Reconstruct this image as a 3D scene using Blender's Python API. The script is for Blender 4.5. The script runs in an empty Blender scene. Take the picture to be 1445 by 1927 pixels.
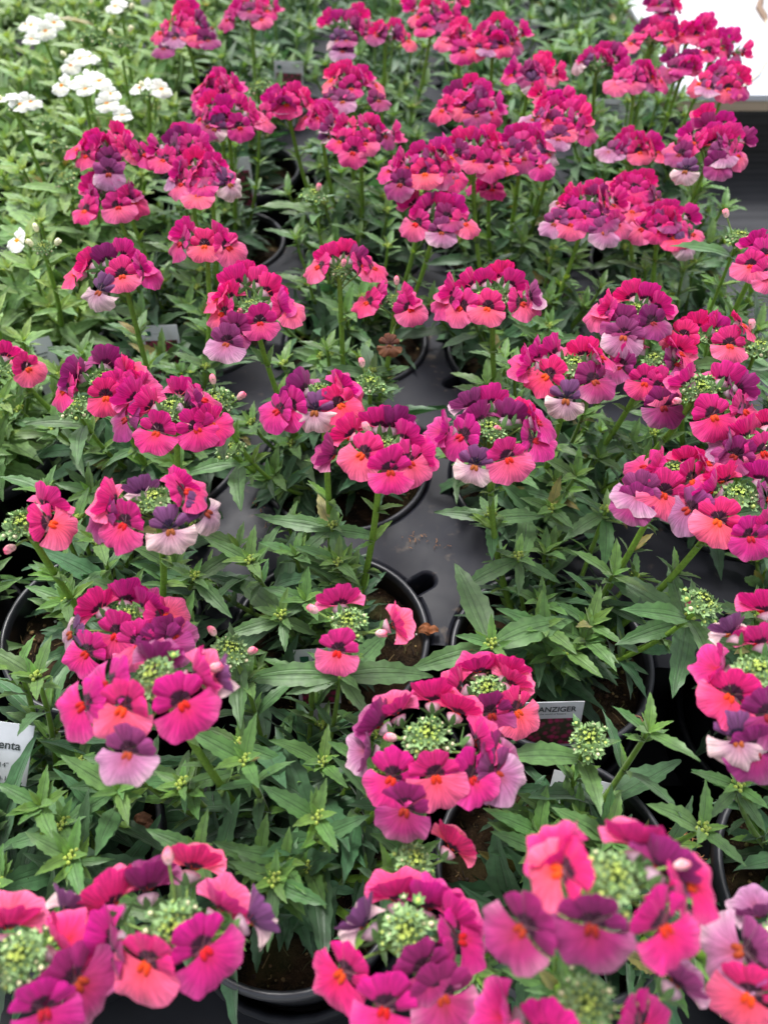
import bpy, math, random
import numpy as np
from mathutils import Vector, Matrix
random.seed(7); rng = np.random.default_rng(7)
R = math.radians
scene = bpy.context.scene
col = scene.collection
# ------------------------------------------------------------------ camera
RIM = 0.09                       # height of the pot rims above the bench
CAMZ = 0.466; PITCH = R(50.4); FPX = 1447.0
ct, st = math.cos(PITCH), math.sin(PITCH)
cam = bpy.data.cameras.new('camera'); camo = bpy.data.objects.new('camera', cam); col.objects.link(camo)
camo.location = (0, 0, CAMZ); camo.rotation_euler = (math.pi/2 - PITCH, 0, 0)
cam.sensor_fit = 'HORIZONTAL'; cam.sensor_width = 36; cam.lens = 36*FPX/1445
cam.clip_start = 0.01; cam.clip_end = 200
cam.dof.use_dof = True; cam.dof.focus_distance = 0.385; cam.dof.aperture_fstop = 11.0
scene.camera = camo
# ------------------------------------------------------------------ light
SUN_EL, SUN_AZ = R(62), R(-20)   # azimuth from +Y towards +X
w = bpy.data.worlds.new('World'); scene.world = w; w.use_nodes = True
nt = w.node_tree; bg = nt.nodes['Background']
sky = nt.nodes.new('ShaderNodeTexSky'); sky.sky_type = 'NISHITA'; sky.sun_disc = False
sky.sun_elevation = SUN_EL; sky.sun_rotation = SUN_AZ; sky.dust_density = 3.0; sky.ozone_density = 0.6
hs = nt.nodes.new('ShaderNodeHueSaturation'); hs.inputs['Saturation'].default_value = 0.30
nt.links.new(sky.outputs[0], hs.inputs['Color']); nt.links.new(hs.outputs[0], bg.inputs[0])
bg.inputs[1].default_value = 0.15
sl = bpy.data.lights.new('sun', 'SUN'); so = bpy.data.objects.new('sun', sl); col.objects.link(so)
sl.energy = 1.5; sl.angle = R(14); sl.color = (1.0, 0.985, 0.96)
sd = Vector((math.sin(SUN_AZ)*math.cos(SUN_EL), math.cos(SUN_AZ)*math.cos(SUN_EL), math.sin(SUN_EL)))
so.rotation_euler = sd.to_track_quat('Z', 'Y').to_euler()
vs = scene.view_settings; vs.view_transform = 'Standard'; vs.look = 'None'; vs.exposure = 1.26; vs.gamma = 1; vs.use_curve_mapping = False

# ------------------------------------------------------------------ helpers
def ray(px, py):
    a = (px-722.5)/FPX; v = (py-963.5)/FPX
    return np.array([a, ct - v*st, -st - v*ct])
def at_depth(px, py, z): return np.array([0, 0, CAMZ]) + ray(px, py)*z
def at_height(px, py, h):
    r = ray(px, py); return np.array([0, 0, CAMZ]) + r*((h-CAMZ)/r[2])
def proj(p):
    q = np.array(p, float) - np.array([0, 0, CAMZ])
    z = q[1]*ct - q[2]*st; v = -(q[1]*st + q[2]*ct)/z
    return 722.5 + q[0]/z*FPX, 963.5 + v*FPX, z
def s2l(r, g=None, b=None):
    if g is None: r, g, b = r
    f = lambda c: ((c/255+0.055)/1.055)**2.4 if c > 10.3 else c/255/12.92
    return np.array([f(r), f(g), f(b)])
def unit(v):
    v = np.asarray(v, float); return v/(np.linalg.norm(v)+1e-12)

class MB:
    def __init__(s): s.V = []; s.C = []; s.U = []; s.F = []; s.M = []; s.n = 0
    def add(s, V, F, c, U=None, m=0, alpha=0.0):
        V = np.asarray(V, float).reshape(-1, 3); k = len(V)
        c = np.asarray(c, float)
        if c.ndim == 1: c = np.tile(c, (k, 1))
        if c.shape[1] == 3: c = np.hstack([c, np.full((k, 1), alpha)])
        s.V.append(V); s.C.append(c); s.U.append(np.zeros((k, 2)) if U is None else np.asarray(U, float).reshape(-1, 2))
        F = np.asarray(F, int); s.F.append(F + s.n); s.M.append(np.full(len(F), m)); s.n += k
    def grid(s, P, c, U=None, m=0, alpha=0.0, wrap=False):
        P = np.asarray(P); a, b = P.shape[:2]; idx = np.arange(a*b).reshape(a, b)
        j2 = np.roll(idx, -1, 1) if wrap else idx[:, 1:]; j1 = idx if wrap else idx[:, :-1]
        F = np.stack([j1[:-1], j2[:-1], j2[1:], j1[1:]], -1).reshape(-1, 4)
        if isinstance(c, np.ndarray) and c.ndim == 3: c = c.reshape(-1, c.shape[2])
        s.add(P.reshape(-1, 3), F, c, None if U is None else np.asarray(U).reshape(-1, 2), m, alpha)
    def tube(s, pts, rad, c, k=6, m=0):
        pts = np.asarray(pts, float); n = len(pts); rad = np.broadcast_to(rad, n)
        T = np.gradient(pts, axis=0); T /= np.linalg.norm(T, axis=1)[:, None]+1e-12
        ref = np.array([1, 0, 0.]) if abs(T[0][0]) < .8 else np.array([0, 1., 0])
        A = np.cross(T, ref); A /= np.linalg.norm(A, axis=1)[:, None]+1e-12; B = np.cross(T, A)
        th = np.arange(k)*2*np.pi/k
        P = pts[:, None] + rad[:, None, None]*(A[:, None]*np.cos(th)[None, :, None] + B[:, None]*np.sin(th)[None, :, None])
        s.grid(P, c, m=m, wrap=True)
    def ball(s, c0, r, c, ax=None, k=6, rings=5, m=0, c2=None):
        # ellipsoid: r = (radial, axial), axis ax
        ax = unit(ax if ax is not None else (0, 0, 1)); ref = np.array([1, 0, 0.]) if abs(ax[0]) < .8 else np.array([0, 1., 0])
        A = unit(np.cross(ax, ref)); B = np.cross(ax, A)
        ph = np.linspace(-np.pi/2, np.pi/2, rings); th = np.arange(k)*2*np.pi/k
        P = (np.asarray(c0) + ax*(np.sin(ph)*r[1])[:, None, None] + (np.maximum(np.cos(ph), .02)*r[0])[:, None, None]*(A*np.cos(th)[:, None] + B*np.sin(th)[:, None])[None])
        if c2 is not None:
            t = np.linspace(0, 1, rings)[:, None, None]
            c = np.broadcast_to(np.asarray(c)*(1-t) + np.asarray(c2)*t, P.shape).copy()
        s.grid(P, c, m=m, wrap=True)
    def mesh(s, name, mats):
        me = bpy.data.meshes.new(name); V = np.concatenate(s.V)
        me.vertices.add(len(V)); me.vertices.foreach_set('co', V.ravel())
        tot = []; loops = []
        for F in s.F: tot.append(np.full(len(F), F.shape[1])); loops.append(F.ravel())
        tot = np.concatenate(tot); loops = np.concatenate(loops)
        me.loops.add(len(loops)); me.loops.foreach_set('vertex_index', loops.astype(np.int32))
        me.polygons.add(len(tot)); me.polygons.foreach_set('loop_start', (np.cumsum(tot)-tot).astype(np.int32))
        me.polygons.foreach_set('loop_total', tot.astype(np.int32))
        me.polygons.foreach_set('material_index', np.concatenate(s.M).astype(np.int32))
        me.polygons.foreach_set('use_smooth', np.ones(len(tot), bool))
        a = me.attributes.new('Col', 'FLOAT_COLOR', 'POINT'); a.data.foreach_set('color', np.concatenate(s.C).ravel().astype(np.float32))
        u = me.attributes.new('st', 'FLOAT2', 'POINT'); u.data.foreach_set('vector', np.concatenate(s.U).ravel().astype(np.float32))
        for m in (mats if isinstance(mats, (list, tuple)) else [mats]): me.materials.append(m)
        me.update(); me.validate(); return me
def link(name, me, parent=None, loc=None):
    o = bpy.data.objects.new(name, me); col.objects.link(o); o.parent = parent
    if loc is not None: o.location = loc
    return o
def tag(o, label=None, cat=None, group=None, kind=None):
    if label: o['label'] = label
    if cat: o['category'] = cat
    if group: o['group'] = group
    if kind: o['kind'] = kind
    return o

# ------------------------------------------------------------------ materials
def newmat(name):
    m = bpy.data.materials.new(name); m.use_nodes = True; n = m.node_tree; b = n.nodes['Principled BSDF']; return m, n, b
def N(n, t, **kw):
    x = n.nodes.new(t)
    for k, v in kw.items(): setattr(x, k, v)
    return x
def mixrgb(n, fac, a, b, blend='MIX'):
    x = N(n, 'ShaderNodeMix', data_type='RGBA', blend_type=blend)
    for s, v in ((x.inputs[0], fac), (x.inputs[6], a), (x.inputs[7], b)):
        if hasattr(v, 'links') or isinstance(v, bpy.types.NodeSocket): n.links.new(v, s)
        else: s.default_value = v
    return x.outputs[2]
def math_(n, op, a, b=0.0, c=None):
    x = N(n, 'ShaderNodeMath', operation=op)
    for i, v in enumerate((a, b) if c is None else (a, b, c)):
        if isinstance(v, bpy.types.NodeSocket): n.links.new(v, x.inputs[i])
        else: x.inputs[i].default_value = v
    return x.outputs[0]
def maprange(n, v, a, b, c=0.0, d=1.0, smooth=True):
    x = N(n, 'ShaderNodeMapRange', interpolation_type='SMOOTHSTEP' if smooth else 'LINEAR')
    n.links.new(v, x.inputs[0])
    for i, q in enumerate((a, b, c, d)): x.inputs[i+1].default_value = q
    return x.outputs[0]
def plastic(name, c, rough=.45, bump=.0, dirt=0.0, spec=.5):
    m, n, b = newmat(name)
    tc = N(n, 'ShaderNodeTexCoord'); no = N(n, 'ShaderNodeTexNoise'); no.inputs['Scale'].default_value = 28; no.inputs['Detail'].default_value = 8
    n.links.new(tc.outputs['Object'], no.inputs['Vector'])
    f = maprange(n, no.outputs['Fac'], .35, .75)
    c = np.array(c)
    b0 = mixrgb(n, f, (*(c*.8), 1), (*(c*1.2), 1))
    if dirt:
        n2 = N(n, 'ShaderNodeTexNoise'); n2.inputs['Scale'].default_value = 95; n2.inputs['Detail'].default_value = 4
        n.links.new(tc.outputs['Object'], n2.inputs['Vector'])
        b0 = mixrgb(n, maprange(n, n2.outputs['Fac'], .62, .78, 0, dirt), b0, (.16, .12, .085, 1))
    n.links.new(b0, b.inputs['Base Color'])
    n.links.new(maprange(n, no.outputs['Fac'], .3, .7, rough-.08, rough+.12), b.inputs['Roughness'])
    b.inputs['Specular IOR Level'].default_value = spec
    n3 = N(n, 'ShaderNodeTexNoise'); n3.inputs['Scale'].default_value = 900; n.links.new(tc.outputs['Object'], n3.inputs['Vector'])
    bp = N(n, 'ShaderNodeBump'); bp.inputs['Strength'].default_value = .12; bp.inputs['Distance'].default_value = .0003
    n.links.new(n3.outputs['Fac'], bp.inputs['Height']); n.links.new(bp.outputs[0], b.inputs['Normal'])
    return m
def petal_mat(name, throat, vlo=.66):
    m, n, b = newmat(name)
    at = N(n, 'ShaderNodeAttribute', attribute_name='Col'); uv = N(n, 'ShaderNodeAttribute', attribute_name='st')
    oi = N(n, 'ShaderNodeObjectInfo')
    sep = N(n, 'ShaderNodeSeparateXYZ'); n.links.new(uv.outputs['Vector'], sep.inputs[0])
    cmb = N(n, 'ShaderNodeCombineXYZ'); n.links.new(math_(n, 'MULTIPLY', sep.outputs[0], 19.0), cmb.inputs[0]); n.links.new(math_(n, 'MULTIPLY', sep.outputs[1], 2.0), cmb.inputs[1]); n.links.new(math_(n, 'MULTIPLY', oi.outputs['Random'], 40), cmb.inputs[2])
    no = N(n, 'ShaderNodeTexNoise'); no.inputs['Scale'].default_value = 1.0; no.inputs['Detail'].default_value = 4; n.links.new(cmb.outputs[0], no.inputs['Vector'])
    vein = maprange(n, no.outputs['Fac'], .32, .68, vlo, 1.14)
    # blotches
    tc = N(n, 'ShaderNodeTexCoord'); n2 = N(n, 'ShaderNodeTexNoise'); n2.inputs['Scale'].default_value = 330; n2.inputs['Detail'].default_value = 3
    n.links.new(tc.outputs['Object'], n2.inputs['Vector'])
    bl = maprange(n, n2.outputs['Fac'], .35, .65, .93, 1.05)
    var = maprange(n, oi.outputs['Random'], 0, 1, .82, 1.12, False)
    f = math_(n, 'MULTIPLY', math_(n, 'MULTIPLY', vein, bl), var)
    hs = N(n, 'ShaderNodeHueSaturation'); n.links.new(at.outputs['Color'], hs.inputs['Color']); n.links.new(f, hs.inputs['Value'])
    n.links.new(maprange(n, oi.outputs['Random'], 0, 1, .488, .512, False), hs.inputs['Hue'])
    c = hs.outputs[0]
    # dark ragged throat on the upper petals
    cm2 = N(n, 'ShaderNodeCombineXYZ'); n.links.new(math_(n, 'MULTIPLY', sep.outputs[0], 14.0), cm2.inputs[0]); n.links.new(math_(n, 'MULTIPLY', oi.outputs['Random'], 9), cm2.inputs[2])
    n4 = N(n, 'ShaderNodeTexNoise'); n4.inputs['Scale'].default_value = 1.0; n4.inputs['Detail'].default_value = 2; n.links.new(cm2.outputs[0], n4.inputs['Vector'])
    edge = math_(n, 'ADD', math_(n, 'MULTIPLY', math_(n, 'SUBTRACT', n4.outputs['Fac'], .5), .35), sep.outputs[1])
    th = math_(n, 'MULTIPLY', maprange(n, edge, .35, .41, 1, 0), at.outputs['Alpha'])
    c = mixrgb(n, th, c, (*throat, 1))
    n.links.new(c, b.inputs['Base Color'])
    b.inputs['Roughness'].default_value = .62; b.inputs['Specular IOR Level'].default_value = .25
    b.inputs['Sheen Weight'].default_value = .15
    tr = N(n, 'ShaderNodeBsdfTranslucent'); n.links.new(c, tr.inputs[0])
    mx = N(n, 'ShaderNodeMixShader'); mx.inputs[0].default_value = .38
    n.links.new(b.outputs[0], mx.inputs[1]); n.links.new(tr.outputs[0], mx.inputs[2]); n.links.new(mx.outputs[0], n.nodes['Material Output'].inputs[0])
    bp = N(n, 'ShaderNodeBump'); bp.inputs['Strength'].default_value = .5; bp.inputs['Distance'].default_value = .0004
    n.links.new(no.outputs['Fac'], bp.inputs['Height']); n.links.new(bp.outputs[0], b.inputs['Normal'])
    return m
def leaf_mat(name):
    m, n, b = newmat(name)
    at = N(n, 'ShaderNodeAttribute', attribute_name='Col'); uv = N(n, 'ShaderNodeAttribute', attribute_name='st')
    sep = N(n, 'ShaderNodeSeparateXYZ'); n.links.new(uv.outputs['Vector'], sep.inputs[0])   # x = across -1..1, y = along 0..1
    ax = math_(n, 'ABSOLUTE', sep.outputs[0])
    rib = math_(n, 'MULTIPLY', maprange(n, ax, .03, .12, 1, 0), at.outputs['Alpha'])
    sv = math_(n, 'MULTIPLY', maprange(n, math_(n, 'ABSOLUTE', math_(n, 'SUBTRACT', ax, .42)), .02, .09, .35, 0), at.outputs['Alpha'])
    v = math_(n, 'MAXIMUM', rib, sv)
    tc = N(n, 'ShaderNodeTexCoord'); n2 = N(n, 'ShaderNodeTexNoise'); n2.inputs['Scale'].default_value = 260; n2.inputs['Detail'].default_value = 4
    n.links.new(tc.outputs['Object'], n2.inputs['Vector'])
    g = maprange(n, n2.outputs['Fac'], .3, .7, .8, 1.2)
    hs = N(n, 'ShaderNodeHueSaturation'); n.links.new(at.outputs['Color'], hs.inputs['Color']); n.links.new(g, hs.inputs['Value'])
    c = mixrgb(n, math_(n, 'MULTIPLY', v, .45), hs.outputs[0], (.022, .055, .014, 1))
    n.links.new(c, b.inputs['Base Color'])
    b.inputs['Roughness'].default_value = .47; b.inputs['Specular IOR Level'].default_value = .5
    b.inputs['Sheen Weight'].default_value = .25; b.inputs['Sheen Roughness'].default_value = .5
    tr = N(n, 'ShaderNodeBsdfTranslucent'); 
    hs2 = N(n, 'ShaderNodeHueSaturation'); hs2.inputs['Hue'].default_value = .47; hs2.inputs['Saturation'].default_value = 1.15; hs2.inputs['Value'].default_value = 1.6; n.links.new(c, hs2.inputs['Color']); n.links.new(hs2.outputs[0], tr.inputs[0])
    mx = N(n, 'ShaderNodeMixShader'); mx.inputs[0].default_value = .25
    n.links.new(b.outputs[0], mx.inputs[1]); n.links.new(tr.outputs[0], mx.inputs[2]); n.links.new(mx.outputs[0], n.nodes['Material Output'].inputs[0])
    h = math_(n, 'ADD', math_(n, 'MULTIPLY', v, -1.0), math_(n, 'MULTIPLY', n2.outputs['Fac'], .8))
    bp = N(n, 'ShaderNodeBump'); bp.inputs['Strength'].default_value = .55; bp.inputs['Distance'].default_value = .0005
    n.links.new(h, bp.inputs['Height']); n.links.new(bp.outputs[0], b.inputs['Normal'])
    return m
def attr_mat(name, rough=.6, trans=0.0):
    m, n, b = newmat(name); at = N(n, 'ShaderNodeAttribute', attribute_name='Col')
    tc = N(n, 'ShaderNodeTexCoord'); n2 = N(n, 'ShaderNodeTexNoise'); n2.inputs['Scale'].default_value = 700
    n.links.new(tc.outputs['Object'], n2.inputs['Vector'])
    hs = N(n, 'ShaderNodeHueSaturation'); n.links.new(at.outputs['Color'], hs.inputs['Color']); n.links.new(maprange(n, n2.outputs['Fac'], .3, .7, .8, 1.15), hs.inputs['Value'])
    n.links.new(hs.outputs[0], b.inputs['Base Color']); b.inputs['Roughness'].default_value = rough
    b.inputs['Subsurface Weight'].default_value = 0
    return m
def soil_mat():
    m, n, b = newmat('potting_soil'); tc = N(n, 'ShaderNodeTexCoord'); geo = N(n, 'ShaderNodeNewGeometry')
    n1 = N(n, 'ShaderNodeTexNoise'); n1.inputs['Scale'].default_value = 90; n1.inputs['Detail'].default_value = 8; n1.inputs['Roughness'].default_value = .7
    n.links.new(geo.outputs['Position'], n1.inputs['Vector'])
    n2 = N(n, 'ShaderNodeTexNoise'); n2.inputs['Scale'].default_value = 700; n2.inputs['Detail'].default_value = 6; n2.inputs['Distortion'].default_value = 2.5
    n.links.new(geo.outputs['Position'], n2.inputs['Vector'])
    n3 = N(n, 'ShaderNodeTexNoise'); n3.inputs['Scale'].default_value = 30; n.links.new(geo.outputs['Position'], n3.inputs['Vector'])
    a = mixrgb(n, maprange(n, n1.outputs['Fac'], .38, .62), (.006, .0035, .002, 1), (.050, .029, .014, 1))
    a = mixrgb(n, maprange(n, n2.outputs['Fac'], .5, .72, 0, .7), a, (.10, .068, .032, 1))
    a = mixrgb(n, maprange(n, n3.outputs['Fac'], .55, .75, 0, .5), a, (.05, .06, .015, 1))
    n.links.new(a, b.inputs['Base Color']); b.inputs['Roughness'].default_value = .9; b.inputs['Specular IOR Level'].default_value = .2
    bp = N(n, 'ShaderNodeBump'); bp.inputs['Strength'].default_value = 1; bp.inputs['Distance'].default_value = .0025
    n.links.new(math_(n, 'ADD', n1.outputs['Fac'], math_(n, 'MULTIPLY', n2.outputs['Fac'], .4)), bp.inputs['Height']); n.links.new(bp.outputs[0], b.inputs['Normal'])
    return m
M_petal = petal_mat('magenta_petal', (.040, .003, .022)); M_fade = petal_mat('faded_petal', (.022, .006, .035)); M_white = petal_mat('white_petal', (.8, .75, .55), .86)
M_leaf = leaf_mat('leaf'); M_soft = attr_mat('soft_green', .65)
M_tray = plastic('grey_tray_plastic', (.013, .014, .021), .5, dirt=.5, spec=.22)
M_pot = plastic('black_pot_plastic', (.010, .0105, .013), .36, dirt=.12, spec=.45)
M_potrim = plastic('pot_rim_plastic', (.030, .031, .038), .38, dirt=.1)
M_dark = plastic('dark_tray_plastic', (.008, .009, .012), .5, spec=.2)
M_soil = soil_mat()
M_debris = attr_mat('dry_debris', .8)

# ------------------------------------------------------------------ flowers
# type: (upper base, upper tip, lip centre, lip rim, boss)
T = dict(
 M=((206, 14, 104), (222, 28, 128), (222, 48, 98), (230, 62, 138), (232, 46, 12)),
 K=((196, 12, 106), (214, 22, 134), (212, 26, 104), (222, 40, 142), (222, 36, 12)),
 R=((210, 20, 104), (228, 42, 132), (234, 74, 102), (240, 98, 152), (234, 56, 14)),
 P=((116, 17, 80), (150, 30, 108), (156, 28, 88), (170, 52, 128), (170, 30, 20)),
 F=((84, 38, 80), (122, 66, 118), (160, 100, 138), (232, 200, 200), (176, 84, 40)),
 L=((112, 38, 90), (152, 62, 124), (164, 74, 126), (198, 140, 180), (180, 60, 36)),
 D=((70, 34, 26), (110, 60, 40), (96, 52, 34), (130, 84, 54), (120, 70, 30)),
 W=((236, 238, 222), (246, 247, 244), (244, 240, 205), (244, 244, 240), (252, 176, 8)),
)
def flower_mesh(tp, seed, closed=False):
    r = np.random.default_rng(seed); mb = MB(); cb, cu, cl, cr, co = [s2l(c) for c in T[tp]]
    faded = tp in 'FD'; wh = tp == 'W'
    na, nb = 8, 9
    s_ = np.linspace(0.0, 1, na)[:, None]; q_ = np.linspace(-1, 1, nb)[None, :]
    lean = r.uniform(-.25, .0) + (-.3 if faded else 0)
    if closed: lean = r.uniform(.35, .65)
    for k, a0 in enumerate((163, 112, 68, 17)):
        a0 = R(a0 + r.uniform(-4, 4)); L = (.0100 if k in (1, 2) else .0098)*r.uniform(.93, 1.07)
        if faded: L *= .9
        sp = R(29 if k in (1, 2) else 27)*(r.uniform(.92, 1.1))*(.85 if faded else 1)
        ang = a0 - q_*sp*(.62 + .42*np.sin(s_*1.9))
        rad = L*s_*(1 - .24*np.abs(q_)**2.6*s_) * (1 + .025*np.sin(q_*7+r.uniform(0, 6))*s_**3 + .02*np.sin(q_*15+r.uniform(0, 6))*s_**4)
        zz = -.0006*(k in (1, 2)) + L*(lean*s_**1.6 - (.10+.05*r.random())*s_**2*q_**2) + .00035*np.sin(q_*5+r.uniform(0, 6))*s_**2 + .0005*(k % 2) + .0003*np.sin(ang*9)*s_**2
        P = np.stack([rad*np.cos(ang), rad*np.sin(ang)+.0004, zz+np.zeros_like(rad)], -1)
        t = np.broadcast_to(s_, rad.shape)[..., None]
        c = cb*(1-t) + cu*t; c = c*(1+.22*np.clip(t-.8, 0, .2)/.2)
        U = np.stack([ang, np.broadcast_to(s_, rad.shape)], -1)
        mb.grid(P, c, U, alpha=0.0 if tp in 'WD' else 1.0)
    # lower lip
    na, nb = 10, 29
    s_ = np.linspace(0.02, 1, na)[:, None]; q_ = np.linspace(-1, 1, nb)[None, :]
    L = .0133*r.uniform(.92, 1.06); fwd = R(r.uniform(72, 90)) if closed else R(r.uniform(24, 46)); half = R(r.uniform(82, 92))
    if faded: L *= r.uniform(.85, 1.0)
    ang = -math.pi/2 + q_*half*(.86+.14*s_)
    rad = L*s_*(1 - .06*np.abs(q_) - .20*np.abs(q_)**4 - .12*np.exp(-(q_/.12)**2)*s_**4) * (1 + .03*np.sin(q_*11+r.uniform(0, 6))*s_**3 + .02*np.sin(q_*23+r.uniform(0, 6))*s_**5)
    x = rad*np.cos(ang)*1.02; yy = rad*np.sin(ang)
    ruff = (.00075*np.sin(q_*8+r.uniform(0, 6)) + .00045*np.sin(q_*17+r.uniform(0, 6)))*s_**2.5*(1.9 if faded else 1)
    bulge = L*.10*np.sin(s_*math.pi)*(1-q_**2) - L*.05*s_**2.5 - L*.04*q_**2*s_**2
    y = yy*math.cos(fwd); z = -yy*math.sin(fwd)*.9 + bulge + ruff + .0004
    z -= (.22*L if faded else .03*L)*s_**3
    P = np.stack([x, y-.0002, z], -1); t = (np.broadcast_to(s_, rad.shape)**1.2)[..., None]
    c = cl*(1-t) + cr*t
    # orange-red flush at the mouth of the lip
    mo = (np.exp(-(q_/.42)**2)*np.exp(-(s_/.26)**2))[..., None]*(.85 if tp in 'MKR' else .22 if tp == 'W' else .6 if tp != 'D' else 0)
    c = c*(1-mo) + co*mo
    pk = (np.clip((t-.6)*2.5, 0, 1)*.20*(.6+.4*np.sin(q_*4+r.uniform(0, 6)))[..., None])
    if tp in 'MKR': c = c*(1-pk) + s2l(250, 170, 190)*pk
    # pale uneven rim
    if tp in 'FLP':
        pr = np.clip((t-.55)*2, 0, 1)*(.5+.5*np.sin(q_*3+r.uniform(0, 6)))[..., None]*(.5 if tp != 'P' else .25)
        c = c*(1-pr) + s2l(238, 214, 208)*pr
    mb.grid(P, c, np.stack([ang, np.broadcast_to(s_, rad.shape)], -1))
    # boss: two folds and a throat edge
    for sx in (-1, 1):
        mb.ball((sx*.0010, -.0013, .0012), (.00115, .0019), co, (sx*.2, -.75, .6), c2=co*(.9, .8, .8))
    mb.ball((0, -.0005, .0008), (.0006, .0014), co*.8+s2l(190, 110, 20)*.2 if not wh else co, (1, 0, .1), k=6)
    # pale tube and calyx behind
    z = np.array([-.0017, -.0030, -.0048])[:, None]; rr = np.array([.0036, .0030, .0016])[:, None]; th = np.arange(9)[None]*2*np.pi/9
    pale = s2l(226, 190, 205) if not wh else s2l(225, 228, 190)
    tc = np.stack([.35*pale+.65*cb, pale, pale*.8])[:, None, :]+np.zeros((3, 9, 3))
    mb.grid(np.stack([rr*np.cos(th), rr*np.sin(th), z-.0008*0+np.zeros_like(th)], -1), tc, wrap=True)
    g = s2l(92, 128, 70)
    for k in range(5):
        a = k*2*np.pi/5 + .3; u = np.array([math.cos(a), math.sin(a), 0]); v = np.array([-u[1], u[0], 0])
        b0 = np.array([0, 0, -.0052]); rows = []
        for t, wd in ((0, .0004), (.35, .0013), (.7, .0010), (1, .0001)):
            c0 = b0 + u*.0064*t + np.array([0, 0, .0030*t]) - np.array([0, 0, .0010])
            rows.append([c0-v*wd, c0+np.array([0, 0, -.0002]), c0+v*wd])
        mb.grid(np.array(rows), g*r.uniform(.7, 1.1), m=1)
    mb.ball((0, 0, -.0055), (.0010, .0012), g, k=6, m=1)
    return mb.mesh('flower', [{'F': M_fade, 'D': M_fade, 'W': M_white}.get(tp, M_petal), M_soft])
FL = {t: [flower_mesh(t, 100*i+sum(map(ord, t))) for i in range(2 if t == 'D' else 6)] for t in T}
FC = {t: [flower_mesh(t, 1000+100*i+sum(map(ord, t)), True) for i in range(3)] for t in T}

def sepal_star(mb, p, ax, L, g, n=5, wd=.22, flare=.5):
    ax = unit(ax); ref = np.array([1, 0, 0.]) if abs(ax[0]) < .8 else np.array([0, 1., 0]); A = unit(np.cross(ax, ref)); B = np.cross(ax, A)
    ph = rng.uniform(0, 6)
    for k in range(n):
        a = ph + k*2*np.pi/n; u = A*math.cos(a)+B*math.sin(a); v = np.cross(ax, u)
        rows = []
        for t, w_ in ((0, .5), (.4, 1), (.75, .6), (1, .05)):
            c0 = p + u*L*flare*t + ax*L*(1-flare*.5)*t
            rows.append([c0-v*L*wd*w_, c0-ax*L*.05+v*0, c0+v*L*wd*w_])
        mb.grid(np.array(rows), g*rng.uniform(.75, 1.25))
def bud_mesh(seed, white=False, big=1.0, ring=8):
    mb = MB(); r = np.random.default_rng(seed)
    gy = s2l(188, 205, 98) if not white else s2l(205, 212, 120); gg = s2l(146, 174, 118); gd = s2l(108, 144, 88)
    n = 28
    for k in range(n):
        a = k*2.39996+seed; rr = .00132*math.sqrt(k)*big; t = k/n
        p = np.array([rr*math.cos(a), rr*math.sin(a), .001-rr*rr*75 + r.uniform(-.0006, .0006)])
        ax = unit([math.cos(a)*t*1.3, math.sin(a)*t*1.3, 1]); sz = (.00045+.00065*t)*r.uniform(.8, 1.25)
        p[2] += r.uniform(-.0012, .0012)*t; p[:2] *= 1+r.uniform(-.1, .15); c = gy*(1-t)**1.6 + gg*(1-(1-t)**1.6)
        mb.ball(p, (sz*.8, sz*1.1), c*.7, ax, k=5, rings=4, c2=(gy*.95 if t < .75 or r.random() < .6 else s2l(226, 214, 170)))
        sepal_star(mb, p-ax*sz*.9, ax, sz*(3.0 if t < .4 else 4.6), (c*.9 if t < .3 else gg*.6+gd*.4)*r.uniform(.8, 1.25), flare=r.uniform(.55, .85), wd=.25)
        if t > .3: sepal_star(mb, p-ax*sz*1.4, unit(ax+r.normal(0, .3, 3)), sz*4.2, gg*r.uniform(.8, 1.3), n=3, flare=.9, wd=.17)
        if t > .35: mb.tube([p-ax*sz, (p-ax*sz)*.5+np.array([0, 0, -.006]), (0, 0, -.010)], .00035, gd, k=4)
    for k in range(ring):      # separate older buds on their own stalks round the tuft
        a = k*2.39996+seed*1.3; rr = r.uniform(.0078, .0104 if ring < 10 else .0116); p = np.array([rr*math.cos(a), rr*math.sin(a), r.uniform(-.0055, -.002)])
        ax = unit([math.cos(a), math.sin(a), r.uniform(.3, 1.1)]); sz = r.uniform(.0009, .0014)
        mb.ball(p, (sz, sz*1.3), gg, ax, k=6, rings=5, c2=s2l(228, 214, 176) if r.random() < .6 else gy)
        sepal_star(mb, p-ax*sz*1.1, ax, sz*3.6, gd*r.uniform(.8, 1.3), n=6, flare=.62, wd=.26)
        mb.tube([p-ax*sz, p*.5+np.array([0, 0, -.005]), (0, 0, -.010)], .0004, s2l(120, 150, 74), k=4)
    return mb.mesh('bud_cluster', M_soft)
BUD = [bud_mesh(i) for i in range(5)]; BUDL = [bud_mesh(40+i, ring=11) for i in range(3)]; BUDW = [bud_mesh(20+i, True) for i in range(2)]
def balloon_mesh(white):
    mb = MB(); c1, c2 = (s2l(240, 225, 215), s2l(224, 60, 110)) if not white else (s2l(225, 222, 170), s2l(235, 228, 190))
    mb.ball((0, 0, .0024), (.0018, .0029), c1, (0, .1, 1), k=9, rings=7, c2=c2); mb.ball((0, -.0008, .0031), (.0014, .0020), c1, (0, -.3, 1), k=8, rings=6, c2=c2)
    sepal_star(mb, np.zeros(3), (0, 0, 1), .0042, s2l(120, 152, 88)); return mb.mesh('flower_bud', M_soft)
BALL = balloon_mesh(False); BALLW = balloon_mesh(True)

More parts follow.
